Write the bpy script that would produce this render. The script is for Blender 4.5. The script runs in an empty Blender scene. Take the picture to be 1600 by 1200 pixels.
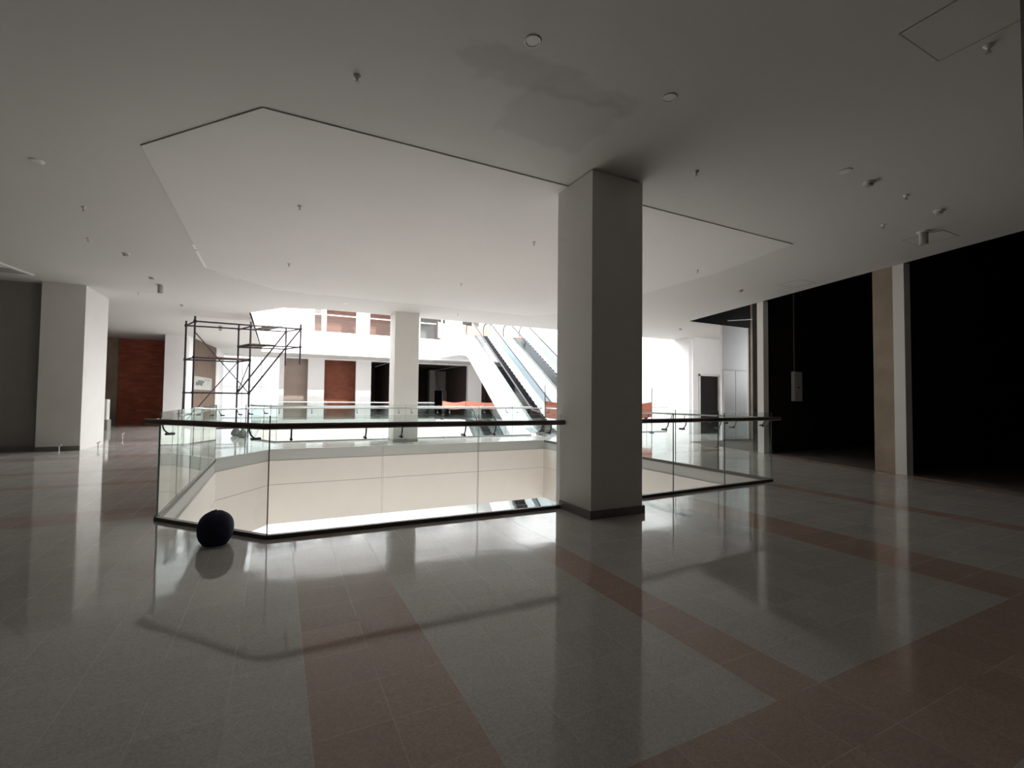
import bpy, bmesh, math, random
from mathutils import Vector, Matrix
random.seed(7)
sc = bpy.context.scene
COL = sc.collection

# ------------------------------------------------------------------ camera, world, light, exposure
EYE = 1.5
CE = 4.4925                     # ceiling height
yaw, pit, rol = math.radians(26.704), math.radians(1.900), math.radians(0.609)
fwd = Vector((math.sin(yaw)*math.cos(pit), math.cos(yaw)*math.cos(pit), math.sin(pit)))
rt = Vector((math.cos(yaw), -math.sin(yaw), 0)); up = rt.cross(fwd)
r2 = rt*math.cos(rol)+up*math.sin(rol); u2 = -rt*math.sin(rol)+up*math.cos(rol)
cam = bpy.data.cameras.new('camera'); camo = bpy.data.objects.new('camera', cam); COL.objects.link(camo)
M = Matrix((r2, u2, -fwd)).transposed().to_4x4(); M.translation = Vector((0, 0, EYE)); camo.matrix_world = M
cam.sensor_width = 36; cam.lens = 36*727.85/1600; cam.clip_start = 0.05; cam.clip_end = 300
sc.camera = camo
sc.view_settings.view_transform = 'Standard'; sc.view_settings.look = 'None'
sc.view_settings.gamma = 1.0; sc.view_settings.exposure = -0.48; sc.view_settings.use_curve_mapping = False
sc.cycles.transparent_max_bounces = 48; sc.cycles.max_bounces = 14
sc.cycles.diffuse_bounces = 7; sc.cycles.glossy_bounces = 6
w = bpy.data.worlds.new('world'); sc.world = w; w.use_nodes = True
w.node_tree.nodes['Background'].inputs[0].default_value = (0.95, 0.96, 1.0, 1)
w.node_tree.nodes['Background'].inputs[1].default_value = 2.7

def area(name, loc, size, rot, power, col=(1, 1, 1)):
    l = bpy.data.lights.new(name, 'AREA'); l.shape = 'RECTANGLE'; l.size, l.size_y = size
    l.energy = power; l.color = col
    o = bpy.data.objects.new(name, l); COL.objects.link(o); o.location = loc; o.rotation_euler = rot
    return o
# daylight through the roof glazing over the escalator void, and the low sun with it
area('skylight_daylight', (8.1, 25.0, 11.2), (17.5, 15.5), (0, 0, 0), 12500, (0.97, 0.985, 1.0))
sn = bpy.data.lights.new('sun', 'SUN'); sn.energy = 9.0; sn.angle = math.radians(2.5); sn.color = (1.0, 0.97, 0.92)
sno = bpy.data.objects.new('sun', sn); COL.objects.link(sno)
sno.rotation_euler = Vector((-0.20, 0.90, -0.40)).to_track_quat('-Z', 'Y').to_euler()
# daylight through the lower storey's glazed front
area('lower_front_daylight', (4.0, -1.0, -3.9), (22.0, 3.2), (math.radians(90), 0, 0), 1450, (1.0, 0.94, 0.84))
# fill light added in the third store unit to brighten its white wall
area('store_unit_fill', (19.3, 10.6, 3.0), (2.6, 2.2), (math.radians(75), 0, math.radians(35)), 130, (0.98, 0.99, 1.0))

# ------------------------------------------------------------------ materials
def mat(name, col, rough=0.6, metal=0.0, noise=0.0, nscale=3.0, spec=0.5, bump=0.0, bscale=60.0, emit=None):
    m = bpy.data.materials.new(name); m.use_nodes = True
    nt = m.node_tree; b = nt.nodes['Principled BSDF']
    b.inputs['Roughness'].default_value = rough; b.inputs['Metallic'].default_value = metal
    b.inputs['Specular IOR Level'].default_value = spec
    tc = nt.nodes.new('ShaderNodeTexCoord')
    if noise > 0:
        n = nt.nodes.new('ShaderNodeTexNoise'); n.inputs['Scale'].default_value = nscale; n.inputs['Detail'].default_value = 6
        nt.links.new(tc.outputs['Object'], n.inputs['Vector'])
        r = nt.nodes.new('ShaderNodeValToRGB')
        r.color_ramp.elements[0].position = 0.3; r.color_ramp.elements[1].position = 0.7
        r.color_ramp.elements[0].color = tuple(c*(1-noise) for c in col)+(1,)
        r.color_ramp.elements[1].color = tuple(min(1, c*(1+noise)) for c in col)+(1,)
        nt.links.new(n.outputs['Fac'], r.inputs['Fac']); nt.links.new(r.outputs['Color'], b.inputs['Base Color'])
    else:
        b.inputs['Base Color'].default_value = tuple(col)+(1,)
    if bump > 0:
        n2 = nt.nodes.new('ShaderNodeTexNoise'); n2.inputs['Scale'].default_value = bscale
        nt.links.new(tc.outputs['Object'], n2.inputs['Vector'])
        bp = nt.nodes.new('ShaderNodeBump'); bp.inputs['Strength'].default_value = bump; bp.inputs['Distance'].default_value = 0.01
        nt.links.new(n2.outputs['Fac'], bp.inputs['Height']); nt.links.new(bp.outputs['Normal'], b.inputs['Normal'])
    return m

class NT:
    """tiny node-maths helper"""
    def __init__(s, nt): s.nt = nt
    def m(s, op, a, b=0.0, c=0.0):
        n = s.nt.nodes.new('ShaderNodeMath'); n.operation = op
        for i, v in enumerate((a, b, c)):
            if isinstance(v, (int, float)): n.inputs[i].default_value = v
            else: s.nt.links.new(v, n.inputs[i])
        return n.outputs[0]
    def band(s, x, a, b): return s.m('MULTIPLY', s.m('GREATER_THAN', x, a), s.m('LESS_THAN', x, b))
    def mx(s, a, b): return s.m('MAXIMUM', a, b)
    def mul(s, a, b): return s.m('MULTIPLY', a, b)
    def mix(s, f, a, b):
        n = s.nt.nodes.new('ShaderNodeMix'); n.data_type = 'RGBA'
        for v, k in ((f, 0), (a, 6), (b, 7)):
            if isinstance(v, (int, float)): n.inputs[k].default_value = v
            elif isinstance(v, tuple): n.inputs[k].default_value = v+(1,)
            else: s.nt.links.new(v, n.inputs[k])
        return n.outputs[2]
    def noise(s, vec, scale, detail=3.0):
        n = s.nt.nodes.new('ShaderNodeTexNoise'); n.inputs['Scale'].default_value = scale; n.inputs['Detail'].default_value = detail
        s.nt.links.new(vec, n.inputs['Vector']); return n.outputs['Fac']

T = 0.352
def floor_material(name, upper=True):
    m = bpy.data.materials.new(name); m.use_nodes = True; nt = m.node_tree; b = nt.nodes['Principled BSDF']; N = NT(nt)
    tc = nt.nodes.new('ShaderNodeTexCoord'); P = tc.outputs['Object']
    sp = nt.nodes.new('ShaderNodeSeparateXYZ'); nt.links.new(P, sp.inputs[0]); x, y = sp.outputs[0], sp.outputs[1]
    front = N.mul(N.m('GREATER_THAN', y, 1.53), N.m('GREATER_THAN', x, -1.6))
    strips = N.band(x, 0.17, 0.874)
    for a, c in ((2.282, 2.634), (5.098, 5.802), (7.914, 8.266)):
        strips = N.mx(strips, N.band(x, a, c))
    msk = N.mul(front, N.mul(strips, N.m('LESS_THAN', y, 5.5)))
    left = N.m('LESS_THAN', x, -1.24)
    lb = N.band(y, 7.162, 7.866)
    for a, c in ((9.978, 10.33), (11.74, 12.09), (14.2, 14.9), (17.02, 17.37), (19.13, 19.84), (22.65, 23.0), (25.1, 25.8)):
        lb = N.mx(lb, N.band(y, a, c))
    msk = N.mx(msk, N.mul(N.mul(left, lb), 0.6))
    msk = N.mx(msk, N.band(y, 0.826, 1.53))
    msk = N.mx(msk, N.mul(N.m('GREATER_THAN', x, 8.3), N.band(y, 9.9, 10.25)))
    wl = N.m('SUBTRACT', x, N.m('MULTIPLY_ADD', y, 0.245, 10.61))      # distance to the oblique storefront line
    msk = N.mx(msk, N.band(wl, -0.42, -0.03))
    # per-tile tone
    cx = N.m('FLOOR', N.m('DIVIDE', N.m('SUBTRACT', x, 0.17), T)); cy = N.m('FLOOR', N.m('DIVIDE', N.m('SUBTRACT', y, 1.53), T))
    cmb = nt.nodes.new('ShaderNodeCombineXYZ'); nt.links.new(cx, cmb.inputs[0]); nt.links.new(cy, cmb.inputs[1])
    wn = nt.nodes.new('ShaderNodeTexWhiteNoise'); wn.noise_dimensions = '2D'; nt.links.new(cmb.outputs[0], wn.inputs['Vector'])
    tone = N.m('MULTIPLY_ADD', wn.outputs['Value'], 0.10, 0.95)
    # terrazzo chips
    vo = nt.nodes.new('ShaderNodeTexVoronoi'); vo.inputs['Scale'].default_value = 110; nt.links.new(P, vo.inputs['Vector'])
    bw = nt.nodes.new('ShaderNodeSeparateColor'); nt.links.new(vo.outputs['Color'], bw.inputs[0])
    chip = N.m('MULTIPLY_ADD', bw.outputs[0], 0.22, 0.89)
    tone = N.mul(tone, chip)
    big = N.noise(P, 0.9, 4); tone = N.mul(tone, N.m('MULTIPLY_ADD', big, 0.25, 0.875))
    base = N.mix(msk, (0.545, 0.518, 0.492), (0.480, 0.355, 0.300))
    # grout
    fx = N.m('ABSOLUTE', N.m('SUBTRACT', N.m('FRACT', N.m('DIVIDE', N.m('SUBTRACT', x, 0.17-T/2), T)), 0.5))
    fy = N.m('ABSOLUTE', N.m('SUBTRACT', N.m('FRACT', N.m('DIVIDE', N.m('SUBTRACT', y, 1.53-T/2), T)), 0.5))
    g = N.mx(N.m('LESS_THAN', fx, 0.0045), N.m('LESS_THAN', fy, 0.0045))
    gn = N.m('GREATER_THAN', N.noise(P, 2.3, 2), 0.40)
    g = N.mul(g, gn)
    base = N.mix(N.mul(g, 0.30), base, (0.62, 0.58, 0.50))
    v = nt.nodes.new('ShaderNodeVectorMath'); v.operation = 'SCALE'; nt.links.new(base, v.inputs[0]); nt.links.new(tone, v.inputs['Scale'])
    nt.links.new(v.outputs[0], b.inputs['Base Color'])
    rg = N.m('MULTIPLY_ADD', N.noise(P, 1.7, 4), 0.08, 0.025)
    rg = N.m('ADD', rg, N.mul(g, 0.3))
    nt.links.new(rg, b.inputs['Roughness'])
    bp = nt.nodes.new('ShaderNodeBump'); bp.inputs['Strength'].default_value = 0.06; bp.inputs['Distance'].default_value = 0.02
    nt.links.new(N.noise(P, 2.2, 2), bp.inputs['Height']); nt.links.new(bp.outputs['Normal'], b.inputs['Normal'])
    return m

def ceiling_material():
    m = bpy.data.materials.new('ceiling_paint'); m.use_nodes = True; nt = m.node_tree; b = nt.nodes['Principled BSDF']; N = NT(nt)
    tc = nt.nodes.new('ShaderNodeTexCoord'); P = tc.outputs['Object']
    sp = nt.nodes.new('ShaderNodeSeparateXYZ'); nt.links.new(P, sp.inputs[0])
    wob = N.m('MULTIPLY_ADD', N.noise(P, 3.0, 4), 0.5, -0.25)
    x = N.m('ADD', sp.outputs[0], wob); y = N.m('ADD', sp.outputs[1], wob)
    def soft(v, a, c):
        l = N.m('SMOOTHSTEP', v) if False else None
        n1 = nt.nodes.new('ShaderNodeMapRange'); n1.interpolation_type = 'SMOOTHSTEP'
        nt.links.new(v, n1.inputs[0]); n1.inputs[1].default_value = a-0.06; n1.inputs[2].default_value = a+0.06
        n2 = nt.nodes.new('ShaderNodeMapRange'); n2.interpolation_type = 'SMOOTHSTEP'
        nt.links.new(v, n2.inputs[0]); n2.inputs[1].default_value = c-0.06; n2.inputs[2].default_value = c+0.06
        n2.inputs[3].default_value = 1; n2.inputs[4].default_value = 0
        return N.mul(n1.outputs[0], n2.outputs[0])
    s1 = N.mul(soft(x, 1.35, 3.2), soft(y, 3.5, 3.82))
    s2 = N.mul(soft(x, 2.02, 3.15), soft(y, 3.7, 4.62))
    f = N.m('ADD', N.mul(s1, 0.13), N.mul(s2, 0.10))
    var = N.m('MULTIPLY_ADD', N.noise(P, 0.5, 3), 0.05, 0.975)
    k = N.mul(var, N.m('SUBTRACT', 1.0, f))
    v = nt.nodes.new('ShaderNodeVectorMath'); v.operation = 'SCALE'; v.inputs[0].default_value = (0.60, 0.585, 0.562); nt.links.new(k, v.inputs['Scale'])
    nt.links.new(v.outputs[0], b.inputs['Base Color']); b.inputs['Roughness'].default_value = 0.75
    return m

def glass_material(name, tint=(0.948, 0.968, 0.962), refl=1.35):
    m = bpy.data.materials.new(name); m.use_nodes = True; nt = m.node_tree; nt.nodes.clear(); N = NT(nt)
    out = nt.nodes.new('ShaderNodeOutputMaterial'); mx = nt.nodes.new('ShaderNodeMixShader')
    tr = nt.nodes.new('ShaderNodeBsdfTransparent'); tr.inputs[0].default_value = tint+(1,)
    gl = nt.nodes.new('ShaderNodeBsdfGlossy'); gl.inputs['Roughness'].default_value = 0.01; gl.inputs[0].default_value = (0.95, 1, 0.98, 1)
    fr = nt.nodes.new('ShaderNodeFresnel'); fr.inputs[0].default_value = 1.5
    ge = nt.nodes.new('ShaderNodeNewGeometry')
    f = N.m('MINIMUM', N.mul(N.mul(fr.outputs[0], refl), N.m('SUBTRACT', 1.0, ge.outputs['Backfacing'])), 0.9)
    nt.links.new(f, mx.inputs[0]); nt.links.new(tr.outputs[0], mx.inputs[1]); nt.links.new(gl.outputs[0], mx.inputs[2])
    nt.links.new(mx.outputs[0], out.inputs[0]); return m

def brick_material(name, c1, c2, mortar, sx=1.0, axis='xz'):
    m = bpy.data.materials.new(name); m.use_nodes = True; nt = m.node_tree; b = nt.nodes['Principled BSDF']
    tc = nt.nodes.new('ShaderNodeTexCoord'); sp = nt.nodes.new('ShaderNodeSeparateXYZ'); cb = nt.nodes.new('ShaderNodeCombineXYZ')
    nt.links.new(tc.outputs['Object'], sp.inputs[0])
    nt.links.new(sp.outputs[0 if axis[0] == 'x' else 1], cb.inputs[0]); nt.links.new(sp.outputs[2], cb.inputs[1])
    br = nt.nodes.new('ShaderNodeTexBrick'); nt.links.new(cb.outputs[0], br.inputs['Vector'])
    br.inputs['Color1'].default_value = c1+(1,); br.inputs['Color2'].default_value = c2+(1,); br.inputs['Mortar'].default_value = mortar+(1,)
    br.inputs['Scale'].default_value = sx; br.inputs['Brick Width'].default_value = 0.39; br.inputs['Row Height'].default_value = 0.13
    br.inputs['Mortar Size'].default_value = 0.010; br.inputs['Bias'].default_value = 0.0
    n = nt.nodes.new('ShaderNodeTexNoise'); n.inputs['Scale'].default_value = 1.3; nt.links.new(cb.outputs[0], n.inputs['Vector'])
    mp = nt.nodes.new('ShaderNodeMapRange'); mp.inputs[3].default_value = 0.65; mp.inputs[4].default_value = 1.3; nt.links.new(n.outputs['Fac'], mp.inputs[0])
    v = nt.nodes.new('ShaderNodeVectorMath'); v.operation = 'SCALE'; nt.links.new(br.outputs['Color'], v.inputs[0]); nt.links.new(mp.outputs[0], v.inputs['Scale'])
    nt.links.new(v.outputs[0], b.inputs['Base Color']); b.inputs['Roughness'].default_value = 0.85
    return m

FLOOR = floor_material('terrazzo_floor')
CEILM = ceiling_material()
PANELM = mat('ceiling_panel_paint', (0.675, 0.66, 0.637), 0.75, noise=0.015, nscale=0.7)
PAINT = mat('wall_paint', (0.74, 0.72, 0.69), 0.6, noise=0.02, nscale=2.0, bump=0.04)
PAINTG = mat('gray_paint', (0.27, 0.262, 0.245), 0.65, noise=0.03)
WHITE = mat('white_paint', (0.87, 0.86, 0.855), 0.55, noise=0.015)
BASEB = mat('skirting_tile', (0.20, 0.19, 0.17), 0.35, noise=0.1, nscale=40)
FASC = mat('fascia_panel', (0.70, 0.645, 0.60), 0.5, noise=0.015)
TRIMG = mat('slab_edge_stone', (0.42, 0.42, 0.40), 0.4, noise=0.05, nscale=30)
GLASS = glass_material('balustrade_glass')
GEDGE = mat('glass_edge', (0.05, 0.10, 0.09), 0.2)
RAIL = mat('dark_handrail', (0.10, 0.068, 0.056), 0.35, noise=0.1, nscale=8)
STEEL = mat('brushed_steel', (0.45, 0.44, 0.43), 0.28, metal=1.0)
DSTEEL = mat('dark_steel', (0.12, 0.115, 0.11), 0.35, metal=0.8)
SHOE = mat('bronze_shoe', (0.085, 0.07, 0.065), 0.4, metal=0.3)
CONC = mat('raw_concrete', (0.33, 0.265, 0.20), 0.85, noise=0.18, nscale=1.6, bump=0.1)
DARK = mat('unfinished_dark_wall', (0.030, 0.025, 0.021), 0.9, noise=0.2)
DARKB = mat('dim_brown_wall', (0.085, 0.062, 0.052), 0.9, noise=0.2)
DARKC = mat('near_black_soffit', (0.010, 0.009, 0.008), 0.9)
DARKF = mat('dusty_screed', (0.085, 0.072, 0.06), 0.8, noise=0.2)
BRICK = brick_material('red_brick', (0.50, 0.15, 0.09), (0.36, 0.09, 0.055), (0.30, 0.11, 0.08))
BRICKO = brick_material('orange_block', (0.36, 0.12, 0.07), (0.30, 0.09, 0.05), (0.26, 0.12, 0.08))
BRICKU = brick_material('dull_brick', (0.20, 0.095, 0.07), (0.16, 0.075, 0.055), (0.16, 0.09, 0.07))
PLAST = mat('pale_plaster', (0.46, 0.37, 0.32), 0.8, noise=0.12, nscale=0.7)
BROWN = mat('brown_render', (0.125, 0.082, 0.056), 0.8, noise=0.12, nscale=1.2)
DGREY = mat('dark_gray_render', (0.13, 0.125, 0.12), 0.8, noise=0.08)
GREYI2 = mat('gray_sackcloth', (0.12, 0.125, 0.115), 0.9, noise=0.2, nscale=12)
GREYI = mat('gray_render', (0.26, 0.235, 0.22), 0.8, noise=0.08)
SCAF = mat('scaffold_tube', (0.05, 0.04, 0.047), 0.5, metal=0.5, noise=0.25, nscale=9)
WOOD = mat('scaffold_plank', (0.17, 0.14, 0.11), 0.8, noise=0.3, nscale=7)
WOODR = mat('red_plank', (0.35, 0.12, 0.09), 0.8, noise=0.25, nscale=7)
NAVY = mat('navy_fabric', (0.006, 0.009, 0.045), 0.75, noise=0.4, nscale=14, bump=0.3, bscale=90)
BLACKF = mat('black_fabric', (0.006, 0.006, 0.007), 0.8, noise=0.3, nscale=20)
ORANGE = mat('orange_barrier_mesh', (0.68, 0.23, 0.15), 0.7, noise=0.12, nscale=6)
PLASTIC = mat('white_plastic', (0.72, 0.72, 0.70), 0.4)
FITG = mat('gray_fitting', (0.42, 0.41, 0.39), 0.45)
LENS = mat('lamp_lens', (0.60, 0.60, 0.57), 0.3)
BLACKP = mat('black_plastic', (0.02, 0.02, 0.02), 0.4)
ESTEP = mat('escalator_step', (0.035, 0.030, 0.034), 0.45, metal=0.4)
ESCW = mat('escalator_cladding', (0.80, 0.81, 0.82), 0.35)
ESCG = glass_material('escalator_glass', (0.66, 0.72, 0.74), 1.0)
ESCH = mat('escalator_handrail', (0.035, 0.036, 0.04), 0.6, spec=0.2)
DGROOVE = mat('shadow_gap', (0.33, 0.325, 0.31), 0.8)
PAPER = mat('poster_paper', (0.33, 0.33, 0.30), 0.7, noise=0.15, nscale=2)
INK = mat('poster_ink', (0.10, 0.11, 0.11), 0.7)

# ------------------------------------------------------------------ mesh helpers
class MB:
    def __init__(s): s.v = []; s.f = []; s.mi = []; s.sm = []
    def add(s, vs, fs, mi=0, smooth=False):
        o = len(s.v); s.v += [tuple(a) for a in vs]
        for k, f in enumerate(fs):
            s.f.append(tuple(i+o for i in f)); s.mi.append(mi[k] if isinstance(mi, list) else mi); s.sm.append(smooth)
        return s
    def box(s, x0, y0, z0, x1, y1, z1, mi=0):
        if x0 > x1: x0, x1 = x1, x0
        if y0 > y1: y0, y1 = y1, y0
        vs = [(x0,y0,z0),(x1,y0,z0),(x1,y1,z0),(x0,y1,z0),(x0,y0,z1),(x1,y0,z1),(x1,y1,z1),(x0,y1,z1)]
        return s.add(vs, [(0,3,2,1),(4,5,6,7),(0,1,5,4),(1,2,6,5),(2,3,7,6),(3,0,4,7)], mi)
    def seg(s, a, b, t, z0, z1, mi=0, off=0.0, ends=None):
        """vertical slab along a->b (2D), thickness t, shifted off to the left side"""
        d = Vector((b[0]-a[0], b[1]-a[1])).normalized(); n = Vector((-d.y, d.x))
        p = [Vector(a)+n*(off-t/2), Vector(b)+n*(off-t/2), Vector(b)+n*(off+t/2), Vector(a)+n*(off+t/2)]
        vs = [(q.x,q.y,z0) for q in p]+[(q.x,q.y,z1) for q in p]
        e = mi if ends is None else ends
        return s.add(vs, [(0,3,2,1),(4,5,6,7),(0,1,5,4),(1,2,6,5),(2,3,7,6),(3,0,4,7)], [e,e,mi,e,mi,e])
    def prism(s, poly, z0, z1, mi=0):
        n = len(poly); vs = [(x,y,z0) for x,y in poly]+[(x,y,z1) for x,y in poly]
        fs = [tuple(range(n-1,-1,-1)), tuple(range(n,2*n))]+[(i,(i+1)%n,(i+1)%n+n,i+n) for i in range(n)]
        return s.add(vs, fs, mi)
    def tube(s, pts, r, n=10, mi=0, cap=True, closed=False):
        pts = [Vector(p) for p in pts]; N = len(pts); vs = []
        prev = None
        for i, p in enumerate(pts):
            a = pts[i-1] if (i > 0 or closed) else p; b = pts[(i+1) % N] if (i < N-1 or closed) else p
            d = (b-a).normalized()
            if prev is None:
                ref = Vector((0,0,1)) if abs(d.z) < 0.9 else Vector((1,0,0)); u = d.cross(ref).normalized()
            else:
                u = (prev-d*prev.dot(d)).normalized()
            prev = u; w_ = d.cross(u)
            rr = r[i] if isinstance(r, (list, tuple)) else r
            for k in range(n):
                t = 2*math.pi*k/n; vs.append(p+(u*math.cos(t)+w_*math.sin(t))*rr)
        fs = []
        for i in range(N if closed else N-1):
            j = (i+1) % N
            for k in range(n): fs.append((i*n+k, i*n+(k+1) % n, j*n+(k+1) % n, j*n+k))
        if cap and not closed: fs += [tuple(range(n-1,-1,-1)), tuple((N-1)*n+k for k in range(n))]
        return s.add(vs, fs, mi, True)
    def lathe(s, prof, c, n=24, mi=0, sx=1.0, sy=1.0):
        """prof: list of (r,z) from bottom to top, centre c"""
        vs = []; 
        for r, z in prof:
            for k in range(n):
                t = 2*math.pi*k/n; vs.append((c[0]+r*sx*math.cos(t), c[1]+r*sy*math.sin(t), c[2]+z))
        fs = []
        for i in range(len(prof)-1):
            for k in range(n): fs.append((i*n+k, i*n+(k+1) % n, (i+1)*n+(k+1) % n, (i+1)*n+k))
        fs += [tuple(range(n-1,-1,-1)), tuple((len(prof)-1)*n+k for k in range(n))]
        return s.add(vs, fs, mi, True)
    def build(s, name, m, parent=None, bevel=0.0, origin=None):
        me = bpy.data.meshes.new(name); o = Vector(origin) if origin else Vector((0,0,0))
        me.from_pydata([tuple(Vector(v)-o) for v in s.v], [], s.f)
        for mm in (m if isinstance(m, (list, tuple)) else [m]): me.materials.append(mm)
        for p, a, b in zip(me.polygons, s.mi, s.sm): p.material_index = a; p.use_smooth = b
        me.update()
        ob = bpy.data.objects.new(name, me); COL.objects.link(ob); ob.location = o
        if parent:
            ob.parent = parent
            # absolute coordinates given: undo the parent's placement
            ob.matrix_parent_inverse = parent_matrix(parent).inverted()
        if bevel > 0:
            bv = ob.modifiers.new('bevel', 'BEVEL'); bv.width = bevel; bv.segments = 2; bv.limit_method = 'ANGLE'
        if any(s.sm):
            try: 
                ws = ob.modifiers.new('es', 'EDGE_SPLIT'); ws.split_angle = math.radians(40)
            except Exception: pass
        return ob
def parent_matrix(p):
    m = Matrix.Translation(p.location) @ p.rotation_euler.to_matrix().to_4x4()
    if p.parent: m = parent_matrix(p.parent) @ p.matrix_parent_inverse @ m
    return m
def tag(o, label, cat, group=None):
    o['label'] = label; o['category'] = cat
    if group: o['group'] = group
    return o
def struct(o): o['kind'] = 'structure'; return o
def thing(name, label, cat, loc=(0,0,0), group=None, rz=0.0):
    o = bpy.data.objects.new(name, None); COL.objects.link(o); o.location = loc; o.rotation_euler = (0,0,rz); o.empty_display_size = 0.1
    return tag(o, label, cat, group)
def part(mb, name, m, root, bevel=0.0, label=None):
    """mb in root-local coordinates"""
    ob = mb.build(name, m, None, bevel); ob.parent = root
    if label: ob['label'] = label
    return ob
def copy_tree(src, loc, rz=0.0, label=None):
    r = src.copy(); COL.objects.link(r); r.location = loc; r.rotation_euler = (0,0,rz)
    if label: r['label'] = label
    for ch in list(src.children):
        c = ch.copy(); COL.objects.link(c); c.parent = r
        for g in list(ch.children):
            d = g.copy(); COL.objects.link(d); d.parent = c
    return r

def slab_with_holes(name, outer, holes, z0, z1, m, side_m=None):
    """horizontal slab from z0 to z1, outline outer, cut by hole loops"""
    bm = bmesh.new(); edges = []
    loops = [outer]+holes; rings = []
    for lp in loops:
        vs = [bm.verts.new((x, y, z1)) for x, y in lp]; rings.append(vs)
        for i in range(len(vs)): edges.append(bm.edges.new((vs[i], vs[(i+1) % len(vs)])))
    bmesh.ops.triangle_fill(bm, use_beauty=True, use_dissolve=False, edges=edges)
    # drop triangles that fell inside holes
    def inside(p, poly):
        c = False; n = len(poly)
        for i in range(n):
            x1, y1 = poly[i]; x2, y2 = poly[(i+1) % n]
            if (y1 > p[1]) != (y2 > p[1]) and p[0] < (x2-x1)*(p[1]-y1)/(y2-y1)+x1: c = not c
        return c
    kill = [f for f in bm.faces if any(inside(f.calc_center_median()[:2], h) for h in holes) or not inside(f.calc_center_median()[:2], outer)]
    bmesh.ops.delete(bm, geom=kill, context='FACES_ONLY')
    top = list(bm.faces)
    for f in top:
        if f.normal.z < 0: f.normal_flip()
    low = {}
    for v in list(bm.verts): low[v] = bm.verts.new((v.co.x, v.co.y, z0))
    for f in top: bm.faces.new([low[v] for v in reversed(f.verts)])
    for vs in rings:
        for i in range(len(vs)):
            a, b = vs[i], vs[(i+1) % len(vs)]
            try:
                f = bm.faces.new((a, b, low[b], low[a])); f.material_index = 1 if side_m else 0
            except ValueError: pass
    bmesh.ops.recalc_face_normals(bm, faces=bm.faces)
    me = bpy.data.meshes.new(name); bm.to_mesh(me); bm.free(); me.materials.append(m)
    if side_m: me.materials.append(side_m)
    o = bpy.data.objects.new(name, me); COL.objects.link(o); return struct(o)

# ------------------------------------------------------------------ setting: floors and ceilings
def wx(y): return 10.61+0.245*y                      # oblique storefront line on the right
V1 = [(-0.06, 5.56), (3.56, 5.50), (4.40, 5.50), (8.50, 5.72), (8.66, 14.6), (-0.15, 14.6), (-1.27, 12.85), (-1.27, 6.98)]
V2 = [(17.32, 17.15), (1.3, 17.15), (0.0, 17.25), (-0.80, 18.9), (-0.80, 33.0), (17.32, 33.0)]
V2C = [(17.32, 16.75), (1.4, 17.0), (0.1, 17.35), (-0.92, 18.9), (-0.92, 33.0), (17.32, 33.0)]
OUT = [(-14, -6), (wx(-6), -6), (wx(12.55), 12.55), (19.5, 12.55), (19.5, 40), (-14, 40)]
slab_with_holes('floor', OUT, [V1, V2], -0.27, 0.0, FLOOR, TRIMG)
slab_with_holes('ceiling', OUT, [V2C], CE, 5.8, CEILM, WHITE)
LOWC = [(-14, -2), (19.5, -2), (19.5, 45), (-14, 45)]
slab_with_holes('ceiling_lower', LOWC, [V1, V2], -2.02, -1.9, WHITE, FASC)
LFL = mat('lower_floor_tile', (0.69, 0.68, 0.67), 0.15, noise=0.04, nscale=1.0)
struct(MB().prism([(-14, -2), (19.5, -2), (19.5, 45), (-14, 45)], -6.0, -5.8).build('floor_lower', LFL))
# the dropped ceiling panel over the first void, and white strips painted in for light leaking along its edges
RP = [(-0.21, 5.38), (8.62, 5.40), (9.02, 7.45), (9.02, 12.9), (8.0, 14.46), (-0.13, 14.46), (-1.55, 12.82), (-1.53, 6.89)]
struct(MB().prism(RP, CE-0.014, CE+0.01).build('ceiling_panel', PANELM))
def leak_strip(name, a, b, wdt=0.03, mi=WHITE, z=CE-0.014, h=0.006):
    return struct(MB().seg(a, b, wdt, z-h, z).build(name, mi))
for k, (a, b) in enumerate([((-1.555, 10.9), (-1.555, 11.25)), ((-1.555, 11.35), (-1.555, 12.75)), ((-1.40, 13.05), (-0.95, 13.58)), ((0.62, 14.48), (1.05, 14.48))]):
    leak_strip('light_leak_%d' % (k+1), a, b, 0.045, WHITE)
MBg = MB()
for i in range(len(RP)):
    a, b = RP[i], RP[(i+1) % len(RP)]; MBg.seg(a, b, 0.006, CE-0.006, CE-0.001, off=-0.004)
struct(MBg.build('light_leak_5', DGROOVE))

# fascias round the voids (two storeys' worth of panels, seam in between)
def fascia(name, poly, idx, z_top, z_bot, seam, m=FASC, t=0.06):
    mb = MB()
    for i in idx:
        a, b = poly[i], poly[(i+1) % len(poly)]
        if seam is None: mb.seg(a, b, t, z_bot, z_top, off=0.0)
        else:
            mb.seg(a, b, t, z_bot, seam-0.006, off=0.0); mb.seg(a, b, t, seam+0.006, z_top, off=0.0)
            mb.seg(a, b, t-0.02, seam-0.006, seam+0.006, 1, off=0.0)
    return struct(mb.build(name, [m, DGROOVE]))
fascia('wall_fascia_void', V1, range(8), -0.27, -2.0, -0.93)
fascia('wall_fascia_escalator', V2, range(6), -0.27, -2.0, -0.93)

# right side: oblique storefront line
posts = []
for (ya, yb, lab) in ((5.05, 5.28, 'slim white storefront post beside the raw concrete column, right of the glass railing'), (8.93, 9.17, 'slim white storefront post seen over the end of the glass railing')):
    mb = MB(); a = (wx(ya), ya); b = (wx(yb), yb)
    mb.seg(a, b, 0.17, 0.0, CE-0.002, off=-0.085)
    tag(mb.build('storefront_post', PAINT), lab, 'post')
a = (wx(5.31)+0.02, 5.31); b = (wx(5.74)+0.02, 5.74)
tag(MB().seg(a, b, 0.5, 0, CE+0.9, off=-0.27).build('concrete_column', CONC), 'raw brown concrete column standing against the white storefront post', 'column')
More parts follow.
